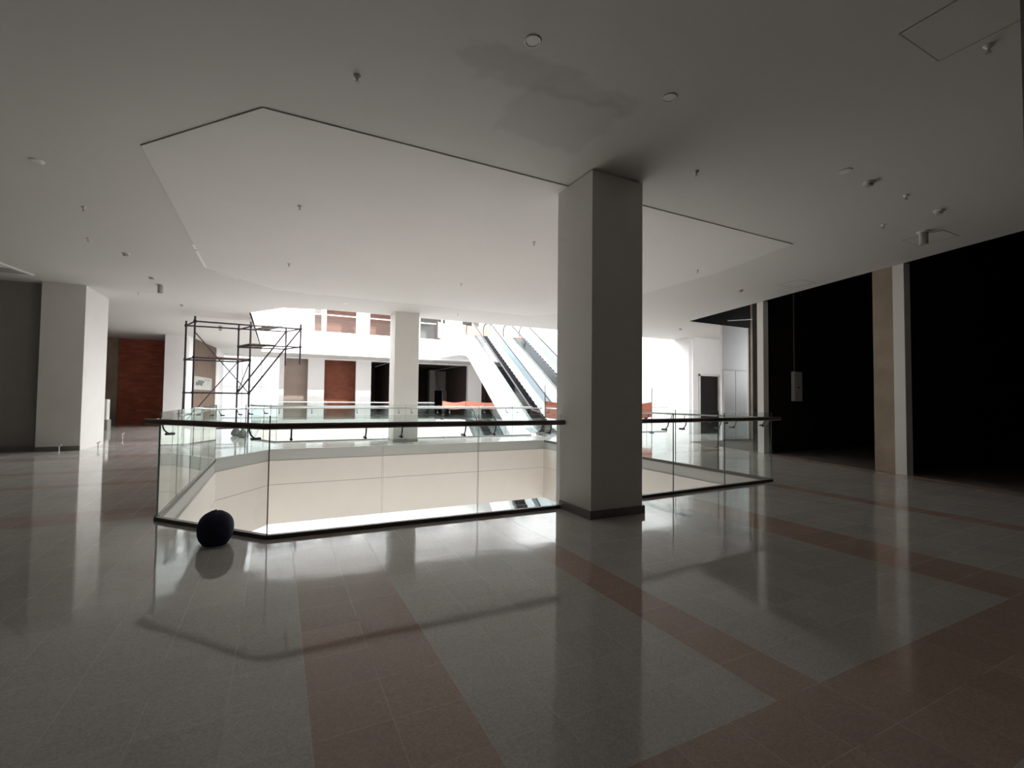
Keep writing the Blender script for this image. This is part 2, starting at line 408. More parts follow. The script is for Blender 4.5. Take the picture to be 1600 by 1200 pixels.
# dark unfinished store units behind the line
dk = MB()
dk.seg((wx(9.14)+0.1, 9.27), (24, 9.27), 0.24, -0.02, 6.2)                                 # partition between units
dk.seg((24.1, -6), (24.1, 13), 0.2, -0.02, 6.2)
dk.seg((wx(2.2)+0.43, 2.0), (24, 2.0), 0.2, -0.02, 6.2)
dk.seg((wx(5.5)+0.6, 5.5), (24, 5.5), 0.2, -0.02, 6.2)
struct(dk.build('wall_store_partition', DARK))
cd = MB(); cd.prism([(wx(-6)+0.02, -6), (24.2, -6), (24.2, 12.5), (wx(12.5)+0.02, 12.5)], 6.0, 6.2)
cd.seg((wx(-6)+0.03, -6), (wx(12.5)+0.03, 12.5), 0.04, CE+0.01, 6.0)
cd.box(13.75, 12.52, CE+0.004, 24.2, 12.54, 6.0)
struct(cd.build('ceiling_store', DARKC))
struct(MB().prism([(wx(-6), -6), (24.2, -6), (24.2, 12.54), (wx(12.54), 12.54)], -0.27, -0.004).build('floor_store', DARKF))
# near right: dark pillar that just enters the frame
struct(MB().seg((wx(-6), -6), (wx(1.2), 1.2), 0.3, 0, CE, off=-0.15).build('wall_right', PAINTG))
p = thing('pillar', 'dark pillar edge at the far right border of the view', 'pillar', (0, 0, 0))
NP = MB().box(2.90, -0.04, 0, 3.72, 0.79, CE-0.001)
NPo = NP.build('shaft', PAINTG); NPo.parent = p
sk = MB().box(2.88, -0.06, 0, 3.74, 0.81, 0.1).build('skirting', BASEB); sk.parent = p

# the white walls deep in the third unit and beside the escalator void
struct(MB().box(15.52, 12.56, 0, 17.10, 12.66, CE).build('wall_panelled', WHITE))
pn = thing('cupboard_door', 'tall pair of white panels on the wall seen between the post and the dark doorway', 'door', (16.2, 12.5, 0))
for sx in (-0.66, 0.02):
    part(MB().box(sx, 0.0, 0.02, sx+0.66, 0.05, 2.72), 'door_leaf', PLASTIC, pn, 0.005)
part(MB().box(-0.70, 0.01, 2.72, 0.72, 0.05, 2.78), 'frame', PAINT, pn)
tag(MB().box(17.12, 12.50, 0, 17.75, 13.0, 6.1).build('concrete_column', CONC), 'brown concrete column between the white panels and the white post', 'column')
# doorway wall beyond
wd = MB(); wd.box(17.25, 15.55, 0, 17.66, 15.62, CE); wd.box(18.95, 15.55, 0, 21, 15.62, CE); wd.box(17.66, 15.55, 2.72, 18.95, 15.62, CE)
struct(wd.build('wall_doorway', WHITE))
struct(MB().box(17.66, 15.60, 0, 18.95, 15.64, 2.72).build('door_1', DARKC))
fr = MB(); fr.box(17.60, 15.50, 0, 17.68, 15.56, 2.78); fr.box(18.93, 15.50, 0, 19.0, 15.56, 2.78); fr.box(17.60, 15.50, 2.70, 19.0, 15.56, 2.80)
struct(fr.build('light_leak_6', PLASTIC))
struct(MB().box(19.5, 12.55, 0, 19.7, 15.6, CE).build('wall_side_corridor', WHITE))
struct(MB().box(17.25, 15.8, -6, 17.5, 38.2, 11.2).build('wall_right_void', WHITE))

# ------------------------------------------------------------------ left side
p = thing('pillar', 'broad square pillar at the left beside the dark gray wall', 'pillar', (-5.19, 17.5, 0))
part(MB().box(-0.45, -0.95, 0, 0.45, 0.95, CE), 'shaft', PAINT, p)
part(MB().box(-0.465, -0.97, 0, 0.452, -0.95, 0.12), 'skirting', BASEB, p)
struct(MB().box(-14, 16.85, 0, -5.64, 17.05, CE).build('wall_left', PAINTG))
struct(MB().box(-14, 16.83, 0, -5.66, 16.85, 0.14).build('baseboard_left', BASEB))
struct(MB().box(-8.35, 17.05, 0, -8.1, 31.2, CE).build('wall_left_corridor', BROWN))
struct(MB().box(-7.45, 31.0, 0, -4.8, 31.25, CE).build('wall_brick', BRICK))
tag(MB().box(-8.1, 30.8, 0, -7.45, 31.3, CE).build('concrete_column', CONC), 'brown concrete pier between the left pillar and the red brick wall', 'column')
lw = MB(); lw.box(-4.95, 27.8, 0, -4.05, 28.6, CE); lw.box(-4.9, 28.4, 0, -4.75, 38, CE)
lw.box(-3.75, 34.0, 0, -3.4, 38.0, CE); lw.seg((-4.07, 28.0), (-3.98, 28.7), 0.12, 0, CE)
struct(lw.build('wall_left_storefront', WHITE))
struct(MB().seg((-3.98, 28.7), (-3.50, 34.0), 0.1, 0, CE, off=0.0).build('wall_brown_store', BROWN))
ps = thing('poster', 'pale poster with a dark blotchy picture on the brown store wall behind the scaffold', 'poster', (0, 0, 0))
def w2(t, o): # point on brown wall
    return (-3.98+0.48*t+o, 28.7+5.3*t)
pq = MB().seg(w2(0.05, 0.0), w2(0.80, 0.0), 0.02, 1.85, 2.55, off=-0.062).build('sheet', PAPER); pq.parent = ps
for (t, z, sz) in ((0.12, 2.15, .2), (0.2, 2.22, .28), (0.28, 2.15, .2), (0.36, 2.28, .16), (0.5, 2.4, .08), (0.62, 2.4, .07)):
    q = MB().seg(w2(t, 0), w2(t+sz*0.5, 0), 0.01, z-sz*0.4, z+sz*0.5, off=-0.08).build('ink_blot', INK); q.parent = ps

# ------------------------------------------------------------------ far facade, both storeys
YF = 38.0
ff = MB(); zt = 4.38
xs = [(0.1, 0.4), (2.0, 3.15), (5.45, 6.6), (8.25, 10.4), (14.8, 16.1)]
for a, b in xs: ff.box(a, YF, 0, b, YF+0.35, zt)
ff.box(-3.6, YF, zt, 17.25, YF+0.35, CE)
struct(ff.build('wall_far', WHITE))
fu = MB()
for a, b in [(2.9, 3.2), (5.42, 6.42), (8.25, 10.5), (12.75, 14.2), (16.3, 17.25)]: fu.box(a, YF, 5.8, b, YF+0.35, 9.4)
fu.box(-3.6, YF, 9.4, 17.25, YF+0.35, 11.2)
struct(fu.build('wall_far_upper', WHITE))
def window(name, x0, x1, z0, z1, nx, nz):
    fr = MB(); t = 0.05
    for k in range(nx+1):
        x = x0+(x1-x0)*k/nx; fr.box(x-t/2, YF+0.05, z0, x+t/2, YF+0.13, z1)
    for k in range(nz+1):
        z = z0+(z1-z0)*k/nz; fr.box(x0, YF+0.06, z-t/2, x1, YF+0.12, z+t/2)
    o = struct(fr.build(name, WHITE))
    g = MB().box(x0, YF+0.085, z0, x1, YF+0.095, z1).build('pane', GLASS); g.parent = o
window('window_1', -3.45, 0.1, 0.03, zt, 3, 2)
window('window_2', -3.9, 2.9, 5.85, 9.4, 5, 1)
for nm, x0, x1, yb, m in (('a', 0.3, 2.1, 39.0, PLAST), ('b', 3.05, 5.55, 39.6, BRICKO), ('c', 6.5, 8.35, 46, DARKB), ('d', 10.3, 14.9, 48, DARKB), ('e', 16.0, 17.3, 39.8, BROWN)):
    s = MB(); s.box(x0-0.05, yb, 0, x1+0.05, yb+0.1, CE)
    struct(s.build('wall_far_store', m))
    s2 = MB(); s2.box(x0-0.06, YF+0.36, 0, x0-0.01, yb, CE); s2.box(x1+0.01, YF+0.36, 0, x1+0.06, yb, CE); s2.box(x0, YF+0.36, CE, x1, yb, CE+0.1)
    struct(s2.build('wall_far_store_side', DARK if m is DARK else m))
struct(MB().box(10.2, 40.0, -0.27, 15, 48, 0).box(5.9, 40.0, -0.27, 9, 46, 0).build('floor_far_store', DARKF))
gi = MB(); gi.box(12.75, 42.6, 0, 13.25, 43.2, CE-0.3); gi.box(13.25, 44.0, 2.3, 14.8, 44.2, CE-0.3); gi.box(14.5, 44.0, 0, 14.9, 44.2, 2.3)
struct(gi.build('wall_far_inner', GREYI))
for x0, x1, m in ((2.6, 6.0, BRICKU), (6.1, 9.4, BRICKU), (9.6, 13.4, DGREY), (13.6, 17.2, DGREY)):
    struct(MB().box(x0, 41.4, 5.86, x1, 41.5, 9.5).build('wall_far_upper_store', m))
struct(MB().box(-4, 33.0, CE+1.31, 17.25, 42, CE+1.35).build('floor_upper', LFL))
# spandrel cladding of the upper floor edge all round the void
sp_ = MB(); sp_.seg((-0.95, 32.98), (17.2, 32.98), 0.08, 4.33, 5.78); sp_.seg((-0.94, 19.0), (-0.94, 33.0), 0.06, CE, 5.8)
struct(sp_.build('wall_spandrel', WHITE))
struct(MB().box(-4.2, 17.0, 5.85, -3.9, 38.2, 11.2).build('wall_left_upper', WHITE))
# roof ring round the skylight, back walls
rf = MB(); rf.box(-5, 33.2, 11.25, 18, 42, 11.4); rf.box(-5, 4, 11.25, -0.9, 33.2, 11.4); rf.box(-0.9, 4, 11.25, 18, 16.9, 11.4)
struct(rf.build('ceiling_roof', WHITE))
struct(MB().box(-14, -6.2, -0.3, 24.2, -6, CE+1.6).build('wall_back', PAINTG))
struct(MB().box(-14.2, -6.2, 0, -14, 17, CE).build('wall_far_left', PAINT))
struct(MB().box(-14, 40.5, -6, 19.6, 40.8, -2.0).build('wall_lower_far', WHITE))
struct(MB().box(-14.2, -2, -6, -14, 45, -2.0).box(19.5, -2, -6, 19.7, 45, -2).build('wall_lower_sides', WHITE))
# landing slabs of the escalators
LX0, LX1, LY0 = 10.75, 16.4, 29.5
def landing(z1, z0):
    return struct(MB().prism([(LX0, LY0), (LX1, LY0), (LX1, 33.0), (LX0-0.35, 33.0)], z0, z1).build('floor_landing', [ESCW]))
landing(5.8, 4.45); landing(-0.002, -1.6)

# ------------------------------------------------------------------ pillars in view
p = thing('pillar', 'big square pillar in front of the glass railing, nearest to the viewer', 'pillar', (3.98, 5.24, 0))
part(MB().box(-0.42, -0.41, 0, 0.42, 0.41, CE-0.0145), 'shaft', PAINT, p)
part(MB().box(-0.445, -0.435, 0, 0.45, 0.30, 0.105), 'skirting', BASEB, p, 0.004)
p = thing('pillar', 'square pillar on the walkway between the two voids', 'pillar', (3.98, 16.45, 0))
part(MB().box(-0.42, -0.40, 0, 0.42, 0.40, CE), 'shaft', PAINT, p)
part(MB().box(-0.435, -0.415, 0, 0.435, 0.415, 0.10), 'skirting', TRIMG, p)

# ------------------------------------------------------------------ glass railings
def arc_bracket(root, x, y, nx, ny, z=1.19, drop=0.145, m=DSTEEL, dx=0.0):
    """arm from under the handrail (nx,ny = unit vector from glass to handrail)"""
    mb = MB(); h = Vector((x+nx*0.085, y+ny*0.085, z-0.03)); g = Vector((x, y, z-drop))
    pts = []
    for k in range(7):
        t = k/6; pts.append(h.lerp(g, t)+Vector((nx, ny, 0))*0.02*math.sin(math.pi*t)+Vector((0, 0, -0.012))*math.sin(math.pi*t))
    mb.tube(pts, 0.009, 8)
    o = mb.build('handrail_bracket', m); o.parent = root
    mb = MB(); mb.tube([(x-nx*0.05, y-ny*0.05, z-drop), (x+nx*0.05, y+ny*0.05, z-drop)], [0.017, 0.015], 10)
    q = mb.build('standoff', m); q.parent = o
    return o
def railing(name, label, path, cuts, side, handrail_off=0.085, brackets=True, m_rail=RAIL, ht=1.3, zb=0.0, shoe_m=SHOE, extend=(0.0, 0.0), gap=0.006, shoe_t=0.055, closed_corner=True, hr=0.021, bpos=0.2):
    """path: list of 2D points; cuts: per segment list of fractions for the pane joints; side +1/-1 = where the handrail is"""
    root = thing('glass_railing', label, 'railing')
    inset = [Vector(p) for p in path]
    hp = []
    for i, (a, b) in enumerate(zip(inset[:-1], inset[1:])):
        L = (b-a).length; d = (b-a)/L; n = Vector((-d.y, d.x))*side
        cs = [0]+list(cuts[i])+[1]
        for c0, c1 in zip(cs[:-1], cs[1:]):
            p0 = a+d*(L*c0+gap); p1 = a+d*(L*c1-gap)
            g = MB().seg(p0, p1, 0.014, zb+0.02, zb+ht, 0, ends=1).build('glass_panel', [GLASS, GEDGE]); g.parent = root
            if brackets:
                w_ = L*(c1-c0)
                for t in ((0.5,) if w_ < 0.55 else (bpos/w_, 1-bpos/w_)):
                    q = p0.lerp(p1, t); arc_bracket(root, q.x, q.y, n.x, n.y, zb+1.19)
        s = MB().seg(a, b, shoe_t, zb-0.02, zb+0.045).build('base_shoe', shoe_m); s.parent = root
    # handrail polyline, offset to its side
    offs = []
    for i in range(len(inset)):
        ns = []
        for j in (i-1, i):
            if 0 <= j < len(inset)-1:
                d = (inset[j+1]-inset[j]).normalized(); ns.append(Vector((-d.y, d.x))*side)
        n = sum(ns, Vector((0, 0))); n = n/len(ns); n = n/(n.length**2)
        offs.append(inset[i]+n*handrail_off)
    d0 = (offs[1]-offs[0]).normalized(); d1 = (offs[-1]-offs[-2]).normalized()
    offs[0] = offs[0]-d0*extend[0]; offs[-1] = offs[-1]+d1*extend[1]
    o = MB().tube([(q.x, q.y, zb+1.19) for q in offs], hr, 12).build('handrail', m_rail); o.parent = root
    return root
B = (-0.06, 5.58); A = (-1.27, 6.98)
railing('a', 'near glass railing with dark handrail, left of the big pillar, with the slanted corner', [A, B, (3.55, 5.52)],
        [[], [1.18/3.62, 2.38/3.62]], -1, extend=(0.12, 0.0), hr=0.034)
railing('b', 'near glass railing with dark handrail, right of the big pillar', [(4.41, 5.53), (8.42, 5.72)],
        [[0.335, 0.655]], -1, extend=(0, 0.13), hr=0.034)
railing('c', 'glass railing running away along the left side of the near void', [(-1.27, 7.03), (-1.27, 12.83)], [[0.2, 0.4, 0.6, 0.8]], 1, brackets=False, m_rail=STEEL)
railing('d', 'glass railing running away along the right side of the near void', [(8.5, 5.78), (8.66, 14.55)], [[0.14, 0.28, 0.42, 0.56, 0.7, 0.85]], -1, m_rail=STEEL)
railing('e', 'far glass railing across the near void, in front of the walkway pillar', [(-1.27, 12.87), (-0.15, 14.6), (8.62, 14.6)],
        [[0.5], [1/7, 2/7, 3/7, 4/7, 5/7, 6/7]], 1, shoe_m=TRIMG, m_rail=STEEL)
railing('f', 'glass railing along the walkway edge of the escalator void', [(-0.80, 18.9), (0.0, 17.25), (9.55, 17.15)], [[0.5], [k/8 for k in range(1, 8)]], -1, brackets=False, shoe_m=TRIMG, m_rail=STEEL, ht=1.24)
railing('g', 'glass railing on the left edge of the escalator void behind the scaffold', [(-0.80, 32.9), (-0.80, 18.95)], [[k/9 for k in range(1, 9)]], -1, brackets=False, shoe_m=TRIMG, m_rail=STEEL)
railing('h', 'distant glass railing with white rail along the far edge of the escalator void', [(-0.75, 33.0), (10.3, 33.0)], [[k/8 for k in range(1, 8)]], 1, brackets=False, shoe_m=TRIMG, m_rail=PLASTIC, hr=0.03)
railing('i', 'upper storey glass railing with white rail high over the escalator void', [(-0.75, 32.98), (10.3, 32.98)], [[k/7 for k in range(1, 7)]], 1, brackets=False, shoe_m=PLASTIC, m_rail=PLASTIC, zb=5.8, hr=0.035)
railing('j', 'glass railing right of the escalators at the walkway edge', [(14.6, 17.15), (17.2, 17.15)], [[0.5]], -1, brackets=False, shoe_m=TRIMG, m_rail=STEEL)

# ------------------------------------------------------------------ escalators
ang = math.radians(7.1); SL = math.tan(math.radians(27.3)); RISE = 5.8; RUN = RISE/SL
def make_escalator(label, grp):
    r = thing('escalator', label, 'escalator', (0, 0, 0), grp)
    W = 1.85; L0, L1 = -1.0, RUN+1.6
    def prof(u): return 0 if u < 0 else (RISE if u > RUN else u*SL)
    # truss cladding: side profile extruded across (two side skins + bottom)
    us = [L0, -0.3, 0.3, RUN-0.3, RUN+0.3, L1]
    def side(z_off_top, z_off_bot, v0, v1, m, name, e0=0.0, e1=0.0):
        mb = MB(); top = []; bot = []
        for u in us: top.append((u, prof(u)+z_off_top))
        for u in us:
            z = prof(u)+z_off_bot
            bot.append((u, z))
        bot[-1] = (bot[-1][0], RISE-1.30); bot[-2] = (RUN+0.6, RISE-1.30)
        poly = top+bot[::-1]; n = len(poly)
        vs = [(v0, u, z) for u, z in poly]+[(v1, u, z) for u, z in poly]
        fs = [(i, (i+1) % n, (i+1) % n+n, i+n) for i in range(n)]
        h = len(us)
        for i in range(h-1):
            fs.append((i, i+1, n-2-i, n-1-i)); fs.append((i+n, n-1-i+n, n-2-i+n, i+1+n))
        mb.add(vs, fs); return part(mb, name, m, r)
    side(0.06, -1.38, 0.0, 0.12, ESCW, 'side_cladding'); side(0.06, -1.38, W-0.12, W, ESCW, 'side_cladding')
    side(-0.35, -1.37, 0.13, W-0.13, ESCW, 'truss')
    # decks beside the steps
    for v0, v1 in ((0.0, 0.42), (W-0.52, W)):
        side(0.09, 0.02, v0+0.001, v1, STEEL, 'deck')
    # steps
    st = MB(); n = int(RUN/0.40)
    for k in range(n):
        u = (k+0.15)*RUN/n; z = (k+1)*RISE/n-0.02
        st.box(0.42, u, z-0.30, W-0.52, u+0.42, z)
    st.box(0.42, L0, -0.25, W-0.52, 0.15, 0.0); st.box(0.42, RUN, RISE-0.25, W-0.52, L1, RISE-0.0)
    part(st, 'steps', ESTEP, r)
    # balustrades: glass with rounded newels, handrail round it
    for v in (0.30, W-0.30):
        top = [(-0.75, 0.55)]
        pts = []
        e = 0.45
        for k in range(9):
            t = math.pi*1.5-math.pi*k/8   # lower newel semicircle
            pts.append((-0.55+e*math.cos(t), 0.55+e*math.sin(t)))
        low_end = [(p_[0], p_[1]) for p_ in pts]
        upz = RISE+0.55
        pts2 = []
        for k in range(9):
            t = math.pi/2-math.pi*k/8
            pts2.append((RUN+1.05+e*math.cos(t), upz+e*math.sin(t)))
        line = low_end+[(-0.1, 1.0), (0.25, 1.05)]+[(RUN-0.1, RISE+0.97), (RUN+0.3, RISE+1.0)]+pts2
        n = len(line)
        # bottom chain back
        back = [(RUN, RISE+0.05), (0.1, 0.1)]
        poly = line+back; N_ = len(poly)
        mb = MB(); vs = [(v-0.006, a_, b_) for a_, b_ in poly]+[(v+0.006, a_, b_) for a_, b_ in poly]
        bm = bmesh.new()
        va = [bm.verts.new(p_) for p_ in vs]
        fa = bm.faces.new(va[:N_]); fb = bm.faces.new(list(reversed(va[N_:])))
        for i in range(N_):
            f = bm.faces.new((va[(i+1) % N_], va[i], va[i+N_], va[(i+1) % N_+N_])); f.material_index = 1
        bmesh.ops.recalc_face_normals(bm, faces=bm.faces)
        bmesh.ops.triangulate(bm, faces=[fa, fb])
        me = bpy.data.meshes.new('balustrade_glass'); bm.to_mesh(me); bm.free(); me.materials.append(ESCG); me.materials.append(GEDGE)
        g = bpy.data.objects.new('balustrade_glass', me); COL.objects.link(g); g.parent = r
        hm = MB().tube([(v, a_, b_) for a_, b_ in line], 0.04, 8)
        h = hm.build('handrail', ESCH); h.parent = r
    cb = MB(); cb.box(0.42, -0.16, -0.01, W-0.42, 0.12, 0.012); part(cb, 'comb_plate', STEEL, r)
    return r
esc = make_escalator('left escalator of the pair rising to the upper storey', None)
def esc_at(o, v, z):
    s0 = 1.07; x0, y0 = 9.85, 17.2
    o.location = (x0+v*math.cos(ang)+s0*math.sin(ang), y0-v*math.sin(ang)+s0*math.cos(ang), z); o.rotation_euler = (0, 0, -ang)
esc_at(esc, 0.0, 0.0)
e2 = copy_tree(esc, (0, 0, 0), 0, 'right escalator of the pair rising to the upper storey'); esc_at(e2, 2.75, 0.0)
e3 = copy_tree(esc, (0, 0, 0), 0, 'left escalator of the lower pair, coming up from the storey below'); esc_at(e3, 0.0, -5.8)
e4 = copy_tree(esc, (0, 0, 0), 0, 'right escalator of the lower pair, coming up from the storey below'); esc_at(e4, 2.75, -5.8)

# ------------------------------------------------------------------ orange barriers
def barrier(label, pts, z0, z1, ph, zb=0.0):
    r = thing('safety_barrier', label, 'barrier')
    for (x, y) in pts:
        MBp = MB().tube([(x, y, zb), (x, y, zb+ph)], 0.018, 8); MBp.lathe([(0.12, 0.0), (0.12, 0.03), (0.02, 0.05)], (x, y, zb), 14)
        o = MBp.build('pole', SCAF); o.parent = r
    mb = MB()
    for (a, b) in zip(pts[:-1], pts[1:]):
        n = 8; a = Vector(a); b = Vector(b)
        for k in range(n):
            p0 = a.lerp(b, k/n); p1 = a.lerp(b, (k+1)/n)
            s0 = math.sin(math.pi*k/n)*0.12; s1 = math.sin(math.pi*(k+1)/n)*0.12
            d = (b-a).normalized(); nn = Vector((-d.y, d.x))*0.004
            vs = []
            for q, s_ in ((p0, s0), (p1, s1)):
                for sgn in (-1, 1):
                    vs += [(q.x+nn.x*sgn, q.y+nn.y*sgn, zb+z0-s_), (q.x+nn.x*sgn, q.y+nn.y*sgn, zb+z1-s_)]
            mb.add(vs, [(0,1,5,4), (2,6,7,3), (1,3,7,5), (0,4,6,2)])
    o = mb.build('mesh_sheet', ORANGE); o.parent = r
    return r
barrier('orange mesh barrier on poles at the foot of the escalators, beside the big pillar', [(9.95, 16.7), (13.0, 16.6), (15.75, 16.65)], 0.75, 1.45, 2.1)
barrier('orange mesh barrier across the top of the lower escalators on the far landing', [(10.6, 32.2), (12.4, 32.2), (16.2, 32.2)], 0.85, 1.35, 2.0)
barrier('orange mesh barrier across the upper landing at the head of the escalators', [(10.3, 32.6), (12.0, 32.7), (14.5, 32.7)], 0.15, 1.3, 1.75, 5.8)

# ------------------------------------------------------------------ scaffold
sr = thing('scaffold', 'metal tube scaffold tower with planks standing left of the escalator void', 'scaffold', (-0.95, 19.88, 0))
ex = Vector((0.955, 0.20)); ey = Vector((-0.44, 1.12))
def sp2(i, j): 
    P_ = {(-1,0):(-1.69,-0.38),(0,0):(0,0),(1,0):(1.69,-0.28),(-1,1):(-2.15,1.02),(0,1):(-0.46,1.12),(1,1):(1.20,0.82)}
    i0 = -1 if i < 0 else 0; t = i-i0
    def L(j_): a_, b_ = P_[(i0,j_)], P_[(i0+1,j_)]; return Vector((a_[0]+(b_[0]-a_[0])*t, a_[1]+(b_[1]-a_[1])*t))
    q = L(0).lerp(L(1), j); return q.x, q.y
Rr = 0.032
ZT = 4.3
for i in (-1, 0, 1):
    for j in (0, 1):
        x, y = sp2(i, j)
        z0 = 0.12 if i < 1 else 2.75
        m_ = MB().tube([(x, y, z0), (x, y, ZT)], Rr, 8)
        o = part(m_, 'standard', SCAF, sr)
        if i < 1:
            c = MB(); c.lathe([(0.02, 0.1), (0.03, 0.16)], (x, y, 0), 8); c.tube([(x-0.03, y, 0.09), (x+0.03, y, 0.09)], 0.09, 14)
            part(c, 'caster', BLACKP, sr)
def led(a, b, z, zb=None, nm='ledger', r=Rr*0.85):
    (x0, y0), (x1, y1) = sp2(*a), sp2(*b)
    return part(MB().tube([(x0, y0, z), (x1, y1, z if zb is None else zb)], r, 8), nm, SCAF, sr)
for z, i0, i1 in ((4.12, -1, 1), (3.42, 0, 1), (2.85, -1, 0), (1.62, -1, 0), (0.35, -1, 0)):
    for j in (0, 1): led((i0, j), (i1, j), z)
    for i in range(i0, i1+1): led((i, 0), (i, 1), z)
# braces
led((-1, 0), (0, 0), 3.75, 1.62, 'brace', 0.018); led((0, 1), (-1, 1), 2.85, 0.45, 'brace', 0.018)
led((0, 0), (1, 0), 1.62, 4.12, 'brace', 0.03); led((0, 1), (1, 1), 1.62, 4.12, 'brace', 0.03); led((0, 0), (0, 1), 2.8, 1.62, 'brace', 0.018)
led((-1, 1), (-1.04, 0.9), 2.85, 0.4, 'brace', 0.018)
def plank(i0, i1, j0, j1, z, m, nm='plank'):
    q = [sp2(i0, j0), sp2(i1, j0), sp2(i1, j1), sp2(i0, j1)]
    part(MB().prism(q, z, z+0.04), nm, m, sr)
for k in range(2): plank(0.32+0.17*k, 0.45+0.17*k, -0.05, 1.05, 4.14, WOOD)
for k in range(3): plank(-0.02+0.17*k, 0.12+0.17*k, -0.05, 1.05, 3.44, WOOD)
plank(-0.72, 0.02, 0.05, 0.25, 2.88, WOODR); plank(-0.4, 0.1, 0.5, 0.75, 2.88, WOODR)
for i in (-1, 0, 1):
    for j in (0, 1):
        x, y = sp2(i, j)
        for z in ((4.12, 3.42) if i == 1 else (4.12, 2.85, 1.62)):
            part(MB().box(x-0.045, y-0.045, z-0.045, x+0.045, y+0.045, z+0.05), 'coupler', SCAF, sr, 0.01)

for (x, y, lab) in ((-1.38, 20.66, 'dark gray sack slumped at the far middle foot of the scaffold'), (-1.10, 19.66, 'dark gray sack slumped at the near middle foot of the scaffold')):
    k_ = thing('sack', lab, 'sack', (x, y, 0))
    m_ = MB(); m_.lathe([(0.10, 0.0), (0.17, 0.05), (0.165, 0.14), (0.11, 0.24), (0.045, 0.30), (0.05, 0.34)], (0, 0, 0), 18); part(m_, 'body', GREYI2, k_)
    m_ = MB(); m_.lathe([(0.05, 0.295), (0.052, 0.31)], (0, 0, 0), 14); part(m_, 'tie', BLACKF, k_)

# ------------------------------------------------------------------ the dark bag on the floor
bg = thing('bag', 'round dark navy fabric bag on the floor against the near glass railing', 'bag', (-0.53, 5.62, 0))
bm = bmesh.new(); bmesh.ops.create_uvsphere(bm, u_segments=40, v_segments=24, radius=1.0)
for v in bm.verts:
    x, y, z = v.co; th = math.atan2(y, x)
    rr = math.hypot(x, y)
    z2 = max(z, -0.80)+0.0
    k = 1+0.018*math.sin(7*th)*(1-abs(z))+0.015*math.sin(3*th+2*z)
    if z < -0.3: k *= 1-0.10*(-0.3-z)
    sq = lambda t: math.copysign(abs(t)**0.86, t)
    rs = (1-min(1, abs(z))**2.6)**0.5 if rr > 1e-4 else 0
    x, y = (x/rr*rs, y/rr*rs) if rr > 1e-4 else (0, 0)
    v.co = Vector((x*0.187*k, y*0.187*k, 0.162+(z2*0.20 if z > 0 else z2*0.203)))
me = bpy.data.meshes.new('bag_body'); bm.to_mesh(me); bm.free(); me.materials.append(NAVY)
for p_ in me.polygons: p_.use_smooth = True
o = bpy.data.objects.new('body', me); COL.objects.link(o); o.parent = bg
kn = MB(); kn.lathe([(0.014, 0.355), (0.010, 0.366), (0.014, 0.371), (0.006, 0.375)], (0.0, 0, 0), 12); part(kn, 'tied_neck', BLACKF, bg)
sm_ = MB()
for t0 in (0.3, 2.4, 4.5):
    pts = []
    for k in range(11):
        ph = -1.0+2.45*k/10; pts.append((math.cos(ph)*math.cos(t0)*0.190, math.cos(ph)*math.sin(t0)*0.190, max(0.006, 0.163+math.sin(ph)*0.203)))
    sm_.tube(pts, 0.004, 6)
part(sm_, 'seam', BLACKF, bg)
bg.scale = (0.86, 0.86, 0.93)

# ------------------------------------------------------------------ ceiling fittings
PZ = CE-0.014
def in_panel(x, y): return -1.5 < x < 9.0 and 5.4 < y < 14.4
def mk_sprinkler(label):
    r = thing('sprinkler', label, 'sprinkler', (0, 0, 0), None)
    m_ = MB(); m_.lathe([(0.010, -0.035), (0.032, -0.010), (0.036, 0.0)], (0, 0, 0), 16); part(m_, 'escutcheon', PLASTIC, r)
    m_ = MB(); m_.lathe([(0.021, -0.066), (0.022, -0.063), (0.007, -0.06), (0.008, -0.03)], (0, 0, 0), 12); part(m_, 'deflector', FITG, r)
    return r
def mk_downlight(label):
    r = thing('downlight', label, 'ceiling light', (0, 0, 0), None)
    m_ = MB()
    pts = [(0.062+0.014*math.cos(a_), -0.004+0.010*math.sin(a_)) for a_ in [2*math.pi*k/8 for k in range(8)]]
    ring = [(math.cos(2*math.pi*k/28)*0.064, math.sin(2*math.pi*k/28)*0.064, -0.003) for k in range(28)]
    m_.tube(ring, 0.010, 8, closed=True); part(m_, 'rim', PLASTIC, r)
    m_ = MB(); m_.lathe([(0.052, -0.006), (0.06, 0.004)], (0, 0, 0), 24); part(m_, 'lens', LENS, r)
    return r
def mk_detector(label):
    r = thing('smoke_detector', label, 'smoke detector', (0, 0, 0), None)
    m_ = MB(); m_.lathe([(0.065, -0.02), (0.07, -0.012), (0.07, 0.0)], (0, 0, 0), 20); part(m_, 'base', PLASTIC, r)
    m_ = MB(); m_.lathe([(0.022, -0.062), (0.045, -0.056), (0.052, -0.02)], (0, 0, 0), 20); part(m_, 'chamber', FITG, r)
    return r
def mk_plate(label):
    r = thing('flush_speaker', label, 'ceiling speaker', (0, 0, 0), None)
    m_ = MB(); m_.lathe([(0.055, -0.014), (0.075, -0.008), (0.078, 0.0)], (0, 0, 0), 20); part(m_, 'plate', PLASTIC, r)
    return r
def mk_hang(label):
    r = thing('pendant_speaker', label, 'ceiling fitting', (0, 0, 0), None)
    m_ = MB(); m_.lathe([(0.09, -0.02), (0.095, 0.0)], (0, 0, 0), 18); part(m_, 'mount', PLASTIC, r)
    m_ = MB(); m_.lathe([(0.060, -0.23), (0.064, -0.225), (0.064, -0.02)], (0, 0, 0), 18); part(m_, 'housing', FITG, r)
    return r
def scatter(mk, items):
    first = None
    for (x, y, lab) in items:
        z = PZ if in_panel(x, y) else CE
        if first is None: first = mk(lab); first.location = (x, y, z)
        else: copy_tree(first, (x, y, z), 0, lab)
